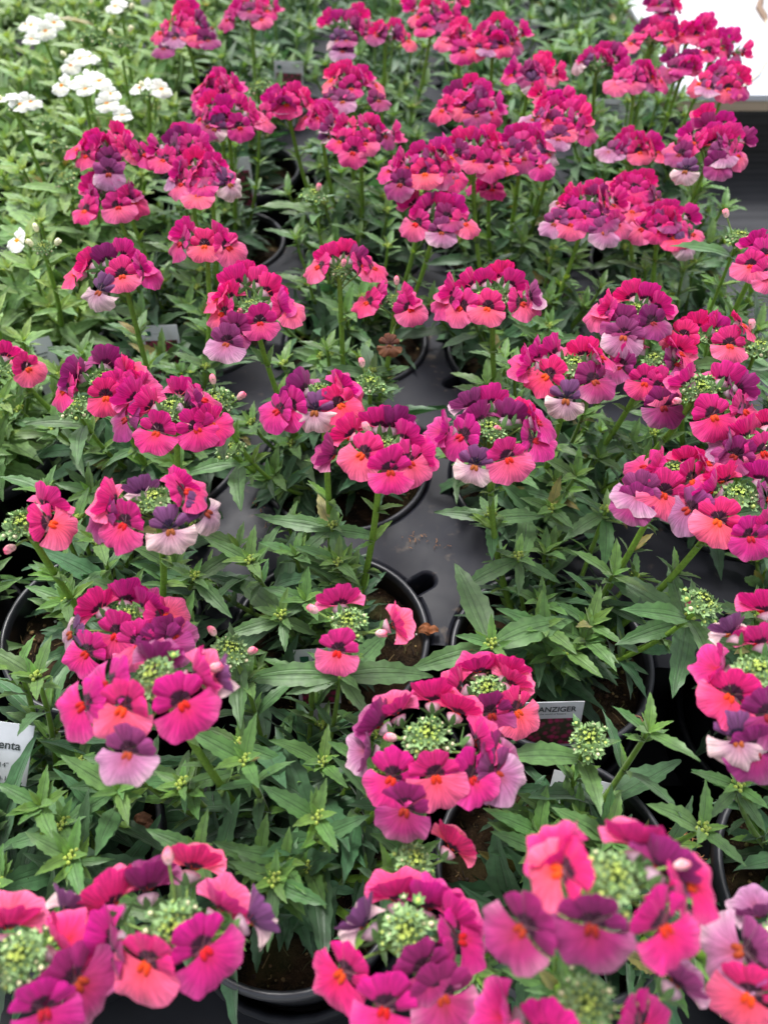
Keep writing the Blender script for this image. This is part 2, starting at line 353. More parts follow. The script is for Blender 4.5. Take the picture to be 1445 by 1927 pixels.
# ------------------------------------------------------------------ leaves
def leaf(mb, base, d, n, L, W, curl, c, hi=True, fold=.35, alpha=1.0):
    d = unit(d); n = unit(n - d*np.dot(n, d)); side = np.cross(d, n)
    if hi:
        t = np.array([0, .07, .15, .23, .31, .39, .47, .55, .63, .71, .79, .87, .94, 1.0]); q = np.array([-1, -.5, 0, .5, 1.])
        wf = np.sin(np.pi*np.clip(t, 0, 1)**.8)**.85*(1-.15*t); wf[0] = .18; wf[-1] = .03
        teeth = np.array([0, 0, 0, .0, .13, -.03, .15, -.03, .16, -.02, .15, -.02, .06, 0])
    else:
        t = np.array([0, .18, .42, .66, .86, 1.0]); q = np.array([-1, 0, 1.]); wf = np.array([.2, .72, 1, .82, .45, .03]); teeth = np.array([0, 0, .06, -.04, .05, 0])
    wd = wf*W*.5
    bend = rng.uniform(-.25, .25)*L
    ph = rng.uniform(0, 6)
    ctr = base + d*(L*t)[:, None] - n*(curl*L*t**2)[:, None] + side*(bend*t**2*.5)[:, None]
    off = wd[:, None]*q[None]*(1 + (np.abs(q)[None] > .9)*teeth[:, None])
    fwd = (np.abs(q)[None] > .9)*np.maximum(teeth, 0)[:, None]*W*.55
    wave = .05*W*np.sin(t*14+ph)[:, None]*np.abs(q)[None]**2*np.sign(q)[None]
    P = ctr[:, None] + side*off[..., None] + n*(np.abs(off)*fold + wave)[..., None] + d*fwd[..., None]
    U = np.stack([np.broadcast_to(q, off.shape), np.broadcast_to(t[:, None], off.shape)], -1)
    lift = 1 + .20*(1-t)[:, None, None]*np.array([1.0, .7, .3])
    C = np.asarray(c)[None, None]*lift*np.ones(off.shape+(1,))
    mb.grid(P, C, U, alpha=alpha)
def rotaxis(v, ax, a):
    return v*math.cos(a) + np.cross(ax, v)*math.sin(a) + ax*np.dot(ax, v)*(1-math.cos(a))
def leafcol(young, white):
    a = np.array([.038, .106, .042])*rng.uniform(.62, 1.45); y = np.array([.13, .27, .035])*rng.uniform(.8, 1.15)
    if white: a = np.array([.12, .245, .065])*rng.uniform(.8, 1.25); y = np.array([.23, .36, .07])
    c = a*(1-young)+y*young
    if rng.random() < .012: c = np.array([.22, .20, .05])
    c[0] *= rng.uniform(.88, 1.15); return c
GS = s2l(104, 140, 42)
def shoot(mb, p0, p1, p2, nodes, hi, white, lmax=.038, tip='bud', r0=.0014, bare=0.0, lmin=.012, topscale=1.0):
    ts = np.linspace(0, 1, 9)[:, None]; path = (1-ts)**2*p0 + 2*ts*(1-ts)*p1 + ts**2*p2
    mb.tube(path, np.linspace(r0*1.2, r0*.8, 9), GS*rng.uniform(.7, 1.1), k=6 if hi else 4)
    az = rng.uniform(0, np.pi)
    for i in range(nodes):
        f = (i+.6)/nodes
        if f < bare*.3: continue
        t = f; P = (1-t)**2*p0 + 2*t*(1-t)*p1 + t*t*p2; ax = unit(2*(1-t)*(p1-p0)+2*t*(p2-p1))
        az += np.pi/2 + rng.uniform(-.25, .25)
        ref = unit(np.cross(ax, [0.3, 1, .1])); 
        prof = math.sin(min(1, .35+f*.75)*math.pi)**.6 if bare == 0 else 1-.35*f
        L = max(lmin, lmax*(prof*.65+.35*rng.random())*(1-.35*f)); young = max(0, (f-.55)/.45)**1.3*.7
        ele = R(68 - 26*f + rng.uniform(-12, 10))
        for s in (0, 1):
            u = rotaxis(ref, ax, az + s*np.pi + rng.uniform(-.15, .15))
            d = ax*math.cos(ele)+u*math.sin(ele); nn = ax*math.sin(ele)-u*math.cos(ele)
            LL = L*rng.uniform(.85, 1.12)
            leaf(mb, P, d, nn + rng.normal(0, .14, 3), LL, LL*rng.uniform(.22, .31), rng.uniform(.12, .50), leafcol(young, white), hi, fold=rng.uniform(.12, .45))
            if rng.random() < (.75 if hi else .3):     # small bright side leaves in the axil
                for m_ in range(2):
                    uu = rotaxis(u, ax, rng.uniform(-.9, .9)); e2 = R(rng.uniform(22, 55)); dd = ax*math.cos(e2)+uu*math.sin(e2)
                    l2 = rng.uniform(.007, .016)
                    leaf(mb, P+ax*.001, dd, ax*math.sin(e2)-uu*math.cos(e2), l2, l2*.3, .25, leafcol(rng.uniform(.5, 1), white), hi and l2 > .011)
    P = p2; ax = unit(p2-p1)
    if tip:
        ref = unit(np.cross(ax, [0.3, 1, .1]))
        for k in range(6):
            u = rotaxis(ref, ax, k*2.4); e2 = R(58-6*k+rng.uniform(-6, 6)); dd = ax*math.cos(e2)+u*math.sin(e2); l2 = (.024-.0031*k)*rng.uniform(.8, 1.2)*topscale
            leaf(mb, P-ax*.002*(1-k/6), dd, ax*math.sin(e2)-u*math.cos(e2), l2, l2*.30, .22, leafcol(.35+.1*k, white), hi)
        if tip == 'bud':
            cy = s2l(170, 190, 84)
            for k in range(9):
                rr = .0011*math.sqrt(k); a = k*2.4; u = rotaxis(ref, ax, a); mb.ball(P+ax*(.0022-rr*.35)+u*rr, (.0010, .0012), cy*rng.uniform(.8, 1.15), ax, k=5, rings=4)

# ------------------------------------------------------------------ pots and trays
POTR = .0545
def pot_mesh():
    mb = MB(); k = 64; th = np.arange(k)*2*np.pi/k
    prof = [(.0515, -.060), (.0520, -.004), (.0525, 0.0), (.0532, .0010), (.0548, .0010), (.0556, .0), (.0558, -.007), (.0545, -.0085), (.0530, -.009), (.0505, -.04), (.042, -.089), (.0, -.0895)]
    P = []
    for i, (r_, z_) in enumerate(prof):
        rib = np.ones(k)
        if 7 < i < 11: rib = 1 + .012*(np.sin(th*16) > .2)
        P.append(np.stack([r_*rib*np.cos(th), r_*rib*np.sin(th), np.full(k, z_)], -1))
    P = np.array(P); mb.grid(P[:2], (0, 0, 0), m=0, wrap=True); mb.grid(P[1:8], (0, 0, 0), m=1, wrap=True); mb.grid(P[7:], (0, 0, 0), m=0, wrap=True)
    return mb.mesh('nursery_pot', [M_pot, M_potrim])
POT = pot_mesh()
def soil_mesh(seed):
    r = np.random.default_rng(seed); mb = MB(); nr, k = 22, 72; th = np.arange(k)*2*np.pi/k
    rr = np.linspace(.0, .0519, nr); P = []
    ph = r.uniform(0, 6, 20); fx = r.uniform(-500, 500, (20, 2))
    for q in rr:
        x = q*np.cos(th); y = q*np.sin(th); z = np.zeros(k)
        for i in range(20): z += .00028*np.sin(fx[i, 0]*x + fx[i, 1]*y + ph[i])*(1 if i < 12 else 1.4)
        z += r.normal(0, .00045, k) - .002*(q/.052)**3
        P.append(np.stack([x, y, z], -1))
    mb.grid(np.array(P), (0, 0, 0), wrap=True)
    cs = [s2l(120, 92, 54), s2l(78, 52, 30), s2l(150, 126, 80), s2l(46, 30, 18), s2l(104, 100, 50)]
    for i in range(260):
        a = r.uniform(0, 6.28); q = .05*math.sqrt(r.random()); p = np.array([q*math.cos(a), q*math.sin(a), .0006+r.uniform(0, .0012)])
        if r.random() < .55:
            b = r.uniform(0, 6.28); L = r.uniform(.002, .007); d = np.array([math.cos(b), math.sin(b), r.uniform(-.1, .3)])
            mb.tube([p, p+d*L*.5+r.normal(0, .0004, 3), p+d*L], r.uniform(.00012, .0003), cs[r.integers(5)]*r.uniform(.4, 1), k=4, m=1)
        else:
            s = r.uniform(.0005, .0016); mb.ball(p, (s, s*.6), cs[r.integers(5)]*r.uniform(.3, 1), r.normal(0, 1, 3), k=5, rings=4, m=1)
    for i in range(5):
        a = r.uniform(0, 6.28); q = .05*math.sqrt(r.random()); s = r.uniform(.0007, .0013)
        mb.ball((q*math.cos(a), q*math.sin(a), .0012), (s, s*.8), s2l(215, 212, 200), r.normal(0, 1, 3), k=6, rings=4, m=1)
    return mb.mesh('soil', [M_soil, M_debris])
SOIL = [soil_mesh(i) for i in range(5)]

rowY = {-1: .100, 0: .222, 1: .352, 2: .485, 3: .615, 4: .748, 5: .880, 6: 1.012, 7: 1.144, 8: 1.276}
POTS = {}
for j, y in rowY.items():
    for i in range(-6, 5):
        x = -.030 + .1262*i + .004*j; yy = y - .0115*i*(1 if i > 0 else .9)
        if (i, j) == (1, 0): x, yy = .092, .209
        if (i, j) == (2, 0): x, yy = .232, .192
        if (i, j) == (-1, 0): x, yy = -.160, .229
        if (i, j) == (0, 1): x, yy = -.026, .350
        if (i, j) == (1, -1): x, yy = .079, .098
        if (i, j) == (0, -1): x, yy = -.043, .103
        if (i, j) == (2, -1): x, yy = .208, .092
        if i > 2: continue
        if yy > .82 and x > .26: continue
        POTS[(i, j)] = (x, yy)
def inview(p, m):
    x, y, z = proj(p); return z > .05 and -m < x < 1445+m and -m < y < 1927+m
keep = {}
for k, (x, y) in POTS.items():
    if any(inview((x+dx, y+dy, h), 0) for dx in (-.05, 0, .05) for dy in (-.05, 0, .05) for h in (RIM, RIM+.06)): keep[k] = (x, y)
KEEP = keep

# tray tops: webs spanning between four neighbouring pots
def web(mb, quad, slot=None):
    """grey web between four neighbouring pots: an arc round each, straight necks between them"""
    ring = []; nr = []; neck = set()
    for k in range(4):
        c = quad[k]; prv = quad[k-1]; nxt = quad[(k+1) % 4]
        a0 = math.atan2(prv[1]-c[1], prv[0]-c[0]); a1 = math.atan2(nxt[1]-c[1], nxt[0]-c[0])
        while a1 > a0: a1 -= 2*math.pi
        rr = .0562; am = (a0+a1)/2 - .12; hw = .0050; done = False
        for t in np.linspace(0, 1, 33):
            a = a0 + (a1-a0)*t
            if slot == k and abs(a-am)*rr < hw*1.05:
                if not done:
                    done = True; u = np.array([math.cos(am), math.sin(am)]); v = np.array([-u[1], u[0]]); e = c + u*(rr+.0105)
                    pts = [(c+u*(rr-.0004)+v*hw, v), (c+u*(rr+.005)+v*hw, v)] + [(e + (v*math.cos(b)+u*math.sin(b))*hw, v*math.cos(b)+u*math.sin(b)) for b in np.linspace(0, math.pi, 13)] + [(c+u*(rr+.005)-v*hw, -v), (c+u*(rr-.0004)-v*hw, -v)]
                    for p_, n_ in pts: ring.append(p_); nr.append(n_)
                continue
            u = np.array([math.cos(a), math.sin(a)]); ring.append(c+u*rr); nr.append(u)
        neck.add(len(ring)-1)
    out = np.array(ring); nrm = np.array(nr); n = len(out); zt = np.full(n, RIM-.001)
    L0 = np.column_stack([out+nrm*.0022, zt]); L1 = np.column_stack([out+nrm*.0007, zt-.0006]); L2 = np.column_stack([out, zt-.0022]); L3 = np.column_stack([out, zt-.030])
    V = np.concatenate([L0, L1, L2, L3]); F = []
    for l in range(3):
        for k in range(n):
            if k not in neck: F.append([l*n+k, l*n+(k+1) % n, (l+1)*n+(k+1) % n, (l+1)*n+k])
    mb.add(V, F, (0, 0, 0))
    from mathutils.geometry import tessellate_polygon
    tri = tessellate_polygon([[Vector((p[0], p[1], 0)) for p in L0]])
    mb.add(L0, [list(t) for t in tri], (0, 0, 0))
def tray_mesh(cells, halfs=()):
    mb = MB(); n = 0
    cs = set(cells)
    for (i, j) in cells:
        if (i+1, j) in cs and (i, j+1) in cs and (i+1, j+1) in cs:
            q = [np.array(POTS[c]) for c in ((i, j), (i+1, j), (i+1, j+1), (i, j+1))]
            web(mb, q, slot=0 if (i+j) % 2 == 0 else (2 if j % 2 else None))
    k = 32; th = np.arange(k)*2*np.pi/k
    for (i, j) in cells:       # dark cups that hold the pots
        x, y = POTS[(i, j)]
        P = [np.stack([x+r_*np.cos(th), y+r_*np.sin(th), np.full(k, z_)], -1) for r_, z_ in ((.0595, .040), (.0590, .042), (.0565, .042), (.0555, .040), (.050, .004))]
        mb.grid(np.array(P), (0, 0, 0), m=1, wrap=True)
        P = [np.stack([x+r_*np.cos(th), y+r_*np.sin(th), np.full(k, z_)], -1) for r_, z_ in ((.0595, .040), (.0570, .003))]
        mb.grid(np.array(P), (0, 0, 0), m=1, wrap=True)
    xs = [POTS[c][0] for c in cells]; ys = [POTS[c][1] for c in cells]
    x0, x1, y0, y1 = min(xs)-.058, max(xs)+.058, min(ys)-.058, max(ys)+.058
    # shallow base with a lip
    mb.grid(np.array([[(x0, y0, .003), (x1, y0, .003)], [(x0, y1, .003), (x1, y1, .003)]]), (0, 0, 0), m=1)
    return mb.mesh('carrier_tray', [M_tray, M_dark])
trays = [((range(-1, 3), range(0, 4)), 'grey carrier tray in the middle with the bare web and slot between pots'),
         ((range(-1, 3), range(-2, 0)), 'black carrier tray nearest the camera along the bottom edge'),
         ((range(-1, 3), range(4, 9)), 'grey carrier tray behind the middle one, under the far pink flowers'),
         ((range(-6, -1), range(0, 4)), 'carrier tray at the left edge under the left-hand plants'),
         ((range(-6, -1), range(4, 9)), 'carrier tray in the far left corner under the white nemesias'),
         ((range(3, 4), range(0, 5)), 'carrier tray along the right edge beside the bare bench')]
for (ci, cj), lab in trays:
    cells = [(i, j) for i in ci for j in cj if (i, j) in KEEP or ((i, j) in POTS and j >= 0)]
    if len(cells) < 2: continue
    # let neighbouring trays reach each other's last column
    o = link('carrier_tray', tray_mesh(cells)); tag(o, lab, 'plant tray', 'carrier trays on the bench')

# ------------------------------------------------------------------ flower heads (photo positions, read into metres)
H = []   # (cx, cy, flower width px, [(fx, fy, type)...], [balloon px], white)
def h(cx, cy, wd, s, b=(), white=False):
    fl = []
    for tok in s.split():
        x, y, t = tok.split(','); fl.append((float(x), float(y), t))
    H.append((cx, cy, wd, fl, list(b), white))
h(325,1745,145,'365,1592,R 418,1672,R 385,1788,K 275,1815,R 205,1668,R 205,1735,K 200,1800,P 478,1695,F 275,1635,P', [(318,1625)])
h(30,1795,150,'118,1745,K 85,1905,K 12,1708,R 150,1850,P 130,1672,F -40,1830,K')
h(765,1750,140,'682,1708,F 640,1835,K 722,1905,K 835,1880,P 850,1700,M 745,1655,M 805,1672,K 868,1770,K 800,1830,P')
h(1162,1640,163,'1052,1640,R 1198,1552,R 1112,1745,P 1252,1748,K 975,1752,P 1055,1580,K 1300,1668,K 1245,1600,P', [(1268,1630)])
h(1110,1885,160,'958,1880,K 1205,1935,K 1270,1815,L 1030,1960,K')
h(1490,1790,150,'1412,1872,R 1435,1690,L 1400,1790,L')
h(805,1375,118,'735,1468,K 820,1464,R 892,1468,K 690,1388,L 935,1430,P 742,1312,R 815,1288,K 862,1310,M 900,1368,M 712,1335,P 760,1530,P 940,1460,L', [(745,1390)])
h(917,1290,100,'898,1238,K 962,1262,R 862,1272,M 925,1345,P 975,1340,R 955,1245,M', [(965,1315)])
h(782,1612,105,'848,1572,R')
h(655,1160,108,'636,1225,R 640,1115,R 738,1150,R', [(597,1152), (708,1192)])
h(283,1260,130,'230,1335,R 345,1325,K 240,1425,L 152,1330,K 372,1240,R 412,1245,F 295,1215,P 200,1290,K', [(395,1260)])
h(240,1150,108,'219,1195,M 160,1232,K 310,1162,R 188,1122,M 238,1105,K 275,1120,K 262,1215,R 130,1195,F 310,1215,P 330,1200,P', [])
h(432,1215,95,'', [(468,1228), (405,1195)])
h(1330,1125,100,'', [(1302,1142)])
h(1110,1385,108,'')
h(1432,1250,122,'1372,1312,M 1352,1232,K 1385,1400,F 1445,1350,P 1428,1180,R 1440,1115,M 1372,1160,F 1420,1420,P')
h(285,928,108,'232,988,M 322,1000,F 350,925,M 392,965,F 215,922,R 268,905,F 332,895,K 192,972,P', [])
h(38,975,108,'92,985,R 85,930,R', [(28,1028)])
h(322,755,95,'295,815,K 372,808,K 235,790,P 285,745,M 352,745,P 382,752,M 250,728,M 340,720,M 400,800,K', [(350,800)])
h(195,700,90,'200,748,M 140,715,M 200,665,P 240,682,M 120,735,K 150,690,P 248,712,M 230,735,K 265,735,M', [])
h(135,755,85,'')
h(405,745,90,'', [(448,750), (402,722)])
h(430,835,80,'')
h(718,830,100,'735,888,K 682,855,R 626,832,P 772,872,R 712,778,M 762,805,M 660,795,M 790,835,K 740,780,P', [(693,812)])
h(605,728,95,'545,768,K 592,775,F 640,762,M 640,708,K 572,715,P 520,775,K 655,735,M', [])
h(697,710,85,'', [(683,690)])
h(925,795,97,'868,822,K 957,865,R 1008,830,K 892,880,F 885,740,L 922,738,M 978,765,M 838,790,K 955,768,P 1015,795,K 900,770,P', [(930,815)])
h(1085,675,95,'1028,708,M 1118,718,P 1064,755,F 992,668,M 1040,645,M 1098,650,M 1132,672,K 1010,650,K', [(1070,705)])
h(1198,572,86,'1132,588,R 1168,608,P 1228,608,P 1190,542,M 1238,560,M 1150,560,M 1215,545,K 1172,635,L', [])
h(1232,665,86,'1212,722,M 1242,732,R 1165,690,P 1248,770,P 1182,650,M 1272,685,P 1280,665,M 1200,640,K 1275,640,R')
h(1322,720,92,'1342,785,K 1292,700,M 1362,698,M 1385,740,P 1402,775,M 1390,710,P', [(1280,755)])
h(1312,618,84,'1285,632,R 1310,600,M 1340,605,K')
h(1372,612,84,'1372,648,R 1345,600,M 1395,612,M')
h(1432,640,85,'', [(1415,618), (1440,660)])
h(1270,875,96,'1248,930,R 1200,930,L 1238,862,R 1292,850,M 1332,872,K 1302,905,K 1215,880,M 1190,950,P', [])
h(1392,920,100,'1350,982,R 1292,960,L 1412,1015,K 1362,880,M 1432,880,K 1445,940,P 1340,900,K 1450,1000,K')
h(1425,830,95,'1435,850,R 1400,800,K 1440,780,M 1382,858,P 1370,820,L')
h(470,562,86,'490,608,M 440,625,P 540,582,R 418,590,R 462,502,M 502,530,M 430,542,M 525,555,K 445,515,K 485,515,R 410,560,M 425,650,L', [(460,590)])
h(225,500,80,'230,518,R 186,550,F 142,515,M 275,508,K 200,475,P 232,465,M 170,482,M 262,485,K', [])
h(385,440,75,'340,458,M 385,462,R 430,465,R 410,430,M 352,425,M')
h(637,490,76,'600,502,R 682,500,R 650,465,M 705,505,M 622,472,K 665,475,P', [(645,502)])
h(745,548,76,'772,582,R 705,558,R 690,570,M 732,655,D 760,545,M', [(746,535)])
h(930,545,80,'917,580,R 865,580,R 982,572,R 850,530,M 960,520,M 1003,562,M 885,520,M 912,515,K 945,505,M 840,570,M 1000,540,L', [(955,560)])
h(12,672,75,'50,692,R 12,655,M', [(25,690)])
h(205,355,66,'172,378,K 222,388,R 215,348,K 247,378,M 180,340,M 162,395,K 240,350,P', [])
h(200,272,68,'205,302,P 242,282,R 165,292,M 268,290,K 180,258,M 222,242,M 232,262,M 150,280,K 205,325,L')
h(392,322,68,'384,345,K 345,345,R 430,345,F 368,292,M 335,330,L 400,300,M 415,325,K 375,365,R 350,310,M')
h(345,268,66,'325,278,P 362,278,M 300,265,K 382,292,R 340,245,M 310,300,M 360,250,K')
h(425,208,66,'405,240,F 450,238,K 482,220,M 380,222,M 450,190,M 400,182,K 470,200,R 395,235,P 490,225,R')
h(405,160,62,'380,165,K 430,160,M 412,140,M 385,190,K 440,150,K 425,175,M')
h(540,190,60,'540,195,K 580,190,R 510,200,R 552,170,M 522,178,K 568,180,M 495,215,R')
h(678,238,62,'685,268,R 642,265,K 722,255,P 738,240,M 650,228,M 700,228,K 625,225,L 665,285,M 620,240,F')
h(602,215,60,'600,220,K 626,228,M 580,220,M 610,205,K')
h(655,150,60,'660,165,K 627,150,R 702,160,R 622,185,P 710,188,P 652,125,M 680,135,M 635,130,R 645,190,L 690,150,K')
h(655,45,55,'662,42,P 640,30,K 692,60,R 622,30,M 652,75,P 635,75,F 672,20,M 705,55,M 645,95,L')
h(345,40,56,'350,45,K 320,40,K 375,35,P 305,60,M 345,15,M 330,70,L 370,70,M 395,50,F 310,90,P 360,60,R 355,5,K 390,75,P')
h(470,12,54,'470,20,P 500,20,K 440,20,K 490,35,R 455,5,K 515,5,M 430,35,M 475,-10,M')
h(725,58,52,'765,75,R 710,60,M 740,45,M')
h(815,18,50,'790,30,R 830,40,P 850,15,M 780,5,K 812,0,M 800,50,K 845,45,K 775,-10,M 860,-5,R')
h(862,62,52,'850,60,M 885,70,R 865,45,M 840,75,R 870,95,K')
h(930,62,54,'925,65,P 950,50,K 905,55,R 960,80,P 940,85,M 980,50,K 900,90,M 918,90,L 935,35,M 970,70,K')
h(1000,128,56,'1000,140,P 975,120,K 1030,140,R 1018,110,M 985,130,P 1003,155,F 1045,125,M 965,140,K')
h(880,180,62,'875,200,R 848,190,K 910,195,L 885,150,M 905,160,K 835,205,M 860,165,P 920,210,K 895,215,P 930,185,K')
h(1055,215,62,'1040,230,P 1060,245,R 1085,230,K 1020,215,K 1090,210,M 1040,195,M 1070,200,K 1005,225,L 1100,245,M 1050,260,L')
h(1040,180,60,'1030,178,M 1060,175,K 1080,185,M')
h(808,298,68,'800,325,R 770,315,K 760,290,M 830,325,P 845,295,M 790,280,M 825,275,K 755,345,P 850,330,K 735,320,K')
h(892,268,66,'893,300,R 860,290,P 925,290,K 870,255,M 912,250,M 940,275,M 920,310,M 850,265,K')
h(985,268,64,'985,295,P 1010,285,K 960,285,L 1000,255,M 965,250,K 1030,290,F 1015,310,K 955,305,M 1020,265,M')
h(922,345,62,'925,355,K')
h(822,392,68,'785,420,R 842,410,P 872,420,R 800,385,K 850,380,K 780,370,M 812,372,L 830,435,L')
h(1195,270,60,'1202,285,R 1165,280,L 1235,285,M 1185,265,M 1220,262,K 1150,285,L')
h(1110,372,68,'1098,405,K 1130,410,P 1150,385,M 1065,395,K 1055,380,F 1080,360,M 1120,360,P 1155,365,M 1045,420,L 1075,420,R 1135,435,L 1160,420,R')
h(1195,352,64,'1200,375,K 1225,355,M 1175,340,M 1210,330,M 1235,375,P 1190,395,R')
h(1245,410,66,'1240,430,K 1210,430,R 1275,420,P 1255,390,K 1290,395,K 1288,462,F 1225,400,M 1300,440,R 1265,445,M')
h(1345,262,68,'1310,268,K 1340,255,M 1370,245,R 1350,310,P 1385,290,R 1280,290,P 1290,320,F 1375,275,K 1330,225,P 1360,220,K 1395,250,P 1300,240,K 1325,205,M 1275,275,R 1355,290,L')
h(1125,110,58,'1130,105,K 1150,115,P 1110,100,R 1095,115,F 1160,100,K')
h(1200,135,58,'1190,150,R 1220,150,P 1175,145,R 1205,125,M 1240,150,K 1165,155,R 1180,120,K')
h(1232,60,56,'1205,65,R 1240,65,K 1215,45,P 1255,45,M 1190,80,R 1260,75,R')
h(1300,48,56,'1300,45,K 1310,65,R 1285,60,M 1320,50,K')
h(1345,85,56,'1355,80,R 1378,100,P 1340,70,M 1370,65,K 1395,85,M 1330,95,K')
h(1290,115,56,'1282,125,K 1312,120,K 1265,130,P 1300,105,M')
h(1372,140,58,'1345,145,P 1370,165,R 1388,160,K 1335,165,L 1360,125,K 1390,135,M 1320,155,R')
h(1245,5,52,'1240,10,P 1265,5,R 1255,25,K 1230,-5,P')
h(1432,478,78,'1412,500,R 1440,480,M 1445,520,R 1420,445,K 1450,460,K')
h(1398,428,75,'', [(1368,408), (1398,455)])
h(590,350,65,'', [(598,358)])
h(485,145,58,''); h(1340,620,80,'')
# white nemesias
h(70,35,58,'60,45,W 85,55,W 60,72,W 75,30,W 100,40,W 50,30,W', [], True)
h(150,100,58,'150,108,W 165,92,W 135,120,W', [(125,105)], True)
h(150,150,60,'118,158,W 185,150,W 205,175,W 160,165,W 200,192,W 175,130,W 150,140,W 230,215,W', [], True)
h(275,160,58,'265,150,W 302,165,W 290,150,W', [(270,165)], True)
h(20,185,60,'35,180,W 55,175,W 20,170,W', [(5,190)], True)
h(225,5,54,'218,10,W 225,-5,W', [(245,15)], True)
h(75,450,72,'35,450,W', [(70,435), (62,462), (105,460)], True)
h(220,60,56,'', [(212,65), (243,58)], True); h(158,52,56,'', [], True); h(170,5,54,'', [(172,5)], True)
h(80,215,58,'', [], True); h(100,258,60,'', [], True); h(115,320,62,'', [], True)

# which pots are white nemesias
WHITE = {k for k, (x, y) in KEEP.items() if (lambda q: q[0] < 345*(1-q[1]/640))(proj((x, y, RIM+.05)))}
heads = {k: [] for k in KEEP}
for hd in H:
    cx, cy, wd, fl, bl, wh = hd
    z = 34.7/wd; p = at_depth(cx, cy, z)
    lo, hi_ = RIM+.075, RIM+.165
    if cy < 700: lo, hi_ = RIM+.085, RIM+.130
    if not fl and not bl and cy > 200: lo, hi_ = RIM+.06, RIM+.09
    if p[2] < lo: p = at_height(cx, cy, lo)
    if p[2] > hi_: p = at_height(cx, cy, hi_)
    best = (2, -1) if (cx, cy) == (1432, 1250) else min((k for k in KEEP if (k in WHITE) == wh), key=lambda k: (KEEP[k][0]-p[0])**2+(KEEP[k][1]-p[1])**2)
    if fl and wd < 74 and not wh:       # far heads are packed: a few more flowers over the crown
        rr_ = np.random.default_rng(int(cx*7+cy))
        for _ in range(3): fl.append((cx+rr_.uniform(-.45, .45)*wd, cy+rr_.uniform(-.35, .15)*wd, 'MKMRKP'[rr_.integers(6)]))
    heads[best].append((p, hd))

# open sides where bare soil shows: (azimuth from, to) degrees
OPEN = {(-1, 0): (150, 330), (0, 0): (-160, 90), (1, 0): (-120, 20), (0, 1): (-110, 40), (1, -1): (60, 200), (0, -1): (-140, -30), (2, -1): (120, 240), (-1, 2): (-60, 60), (0, 2): (-80, 40), (-1, 3): (-90, 50), (-1, 4): (-90, 60), (-1, -1): (150, 220)}
def in_open(k, a):
    if k == (1, 0) and 115 < math.degrees(a) % 360 < 215: return True
    if k not in OPEN: return False
    lo, hi_ = OPEN[k]; a = math.degrees(a)
    for s in (-360, 0, 360):
        if lo <= a+s <= hi_: return True
    return False

# shoot tips with broad leaves read from the photo: tip, height over the rim, leaf ends
HERO = [((530,1158),.050,[(455,1085),(602,1098),(432,1198),(592,1188),(540,1215)]), ((925,1212),.050,[(866,1062),(1062,1152),(778,1258),(960,1290)]),
 ((118,1550),.045,[(0,1602),(212,1478),(126,1622),(95,1475),(155,1665)]), ((342,1475),.055,[(272,1466),(440,1455),(340,1415),(346,1525)]),
 ((640,1268),.058,[(466,1262),(802,1256),(732,1200),(545,1305),(690,1340)]), ((1295,1165),.050,[(1168,1202),(1135,1082),(1362,1220),(1272,1298),(1255,1062)]),
 ((975,1048),.048,[(1012,962),(986,1112),(872,1098),(1052,1088)]), ((925,970),.058,[(825,955),(1022,968),(930,1042),(905,930)]),
 ((365,1085),.050,[(432,1150),(452,1028),(290,1076),(330,1050)]), ((625,990),.055,[(500,975),(705,1006),(655,1072),(590,928),(560,1040)]),
 ((515,1655),.050,[(562,1560),(605,1705),(508,1780),(440,1600)]), ((70,425),.060,[(100,365),(165,432),(-10,435),(8,372),(60,480)]),
 ((1140,960),.050,[(1235,985),(1062,1002),(1150,1060),(1180,900)]), ((450,1400),.050,[(360,1420),(540,1430),(470,1490),(470,1340)]),
 ((1390,1480),.050,[(1310,1450),(1335,1530),(1440,1560),(1445,1440)]), ((700,700),.060,[(690,640),(770,690),(740,745),(610,690)])]
heroes = {}
for tip_, hh, ends in HERO:
    p = at_height(*tip_, RIM+hh); k = min(KEEP, key=lambda k: (KEEP[k][0]-p[0])**2+(KEEP[k][1]-p[1]+.01)**2); heroes.setdefault(k, []).append((p, [at_height(ex, ey, RIM+hh-rng.uniform(-.002, .012)) for ex, ey in ends]))
def place_flower(p, closed, n, upv, tp, scale, parent):
    n = unit(n); u = unit(upv - n*np.dot(upv, n)); x = np.cross(u, n)
    me = random.choice((FC if closed else FL)[tp]); o = link('flower', me, parent)
    m = Matrix(((x[0], u[0], n[0], p[0]), (x[1], u[1], n[1], p[1]), (x[2], u[2], n[2], p[2]), (0, 0, 0, 1)))
    o.matrix_basis = m @ Matrix.Diagonal((scale, scale, scale, 1)); return o
ORD = ['', 'first', 'second', 'third', 'fourth', 'fifth', 'sixth', 'seventh', 'eighth', 'ninth', 'tenth', 'eleventh']
NUM = ['no', 'one', 'two', 'three', 'four', 'five', 'six', 'seven', 'eight', 'nine', 'ten']
SPECIAL = {}
rows_ = {}
for (i, j) in sorted(KEEP): rows_.setdefault(j, []).append(i)
jmin = min(rows_)
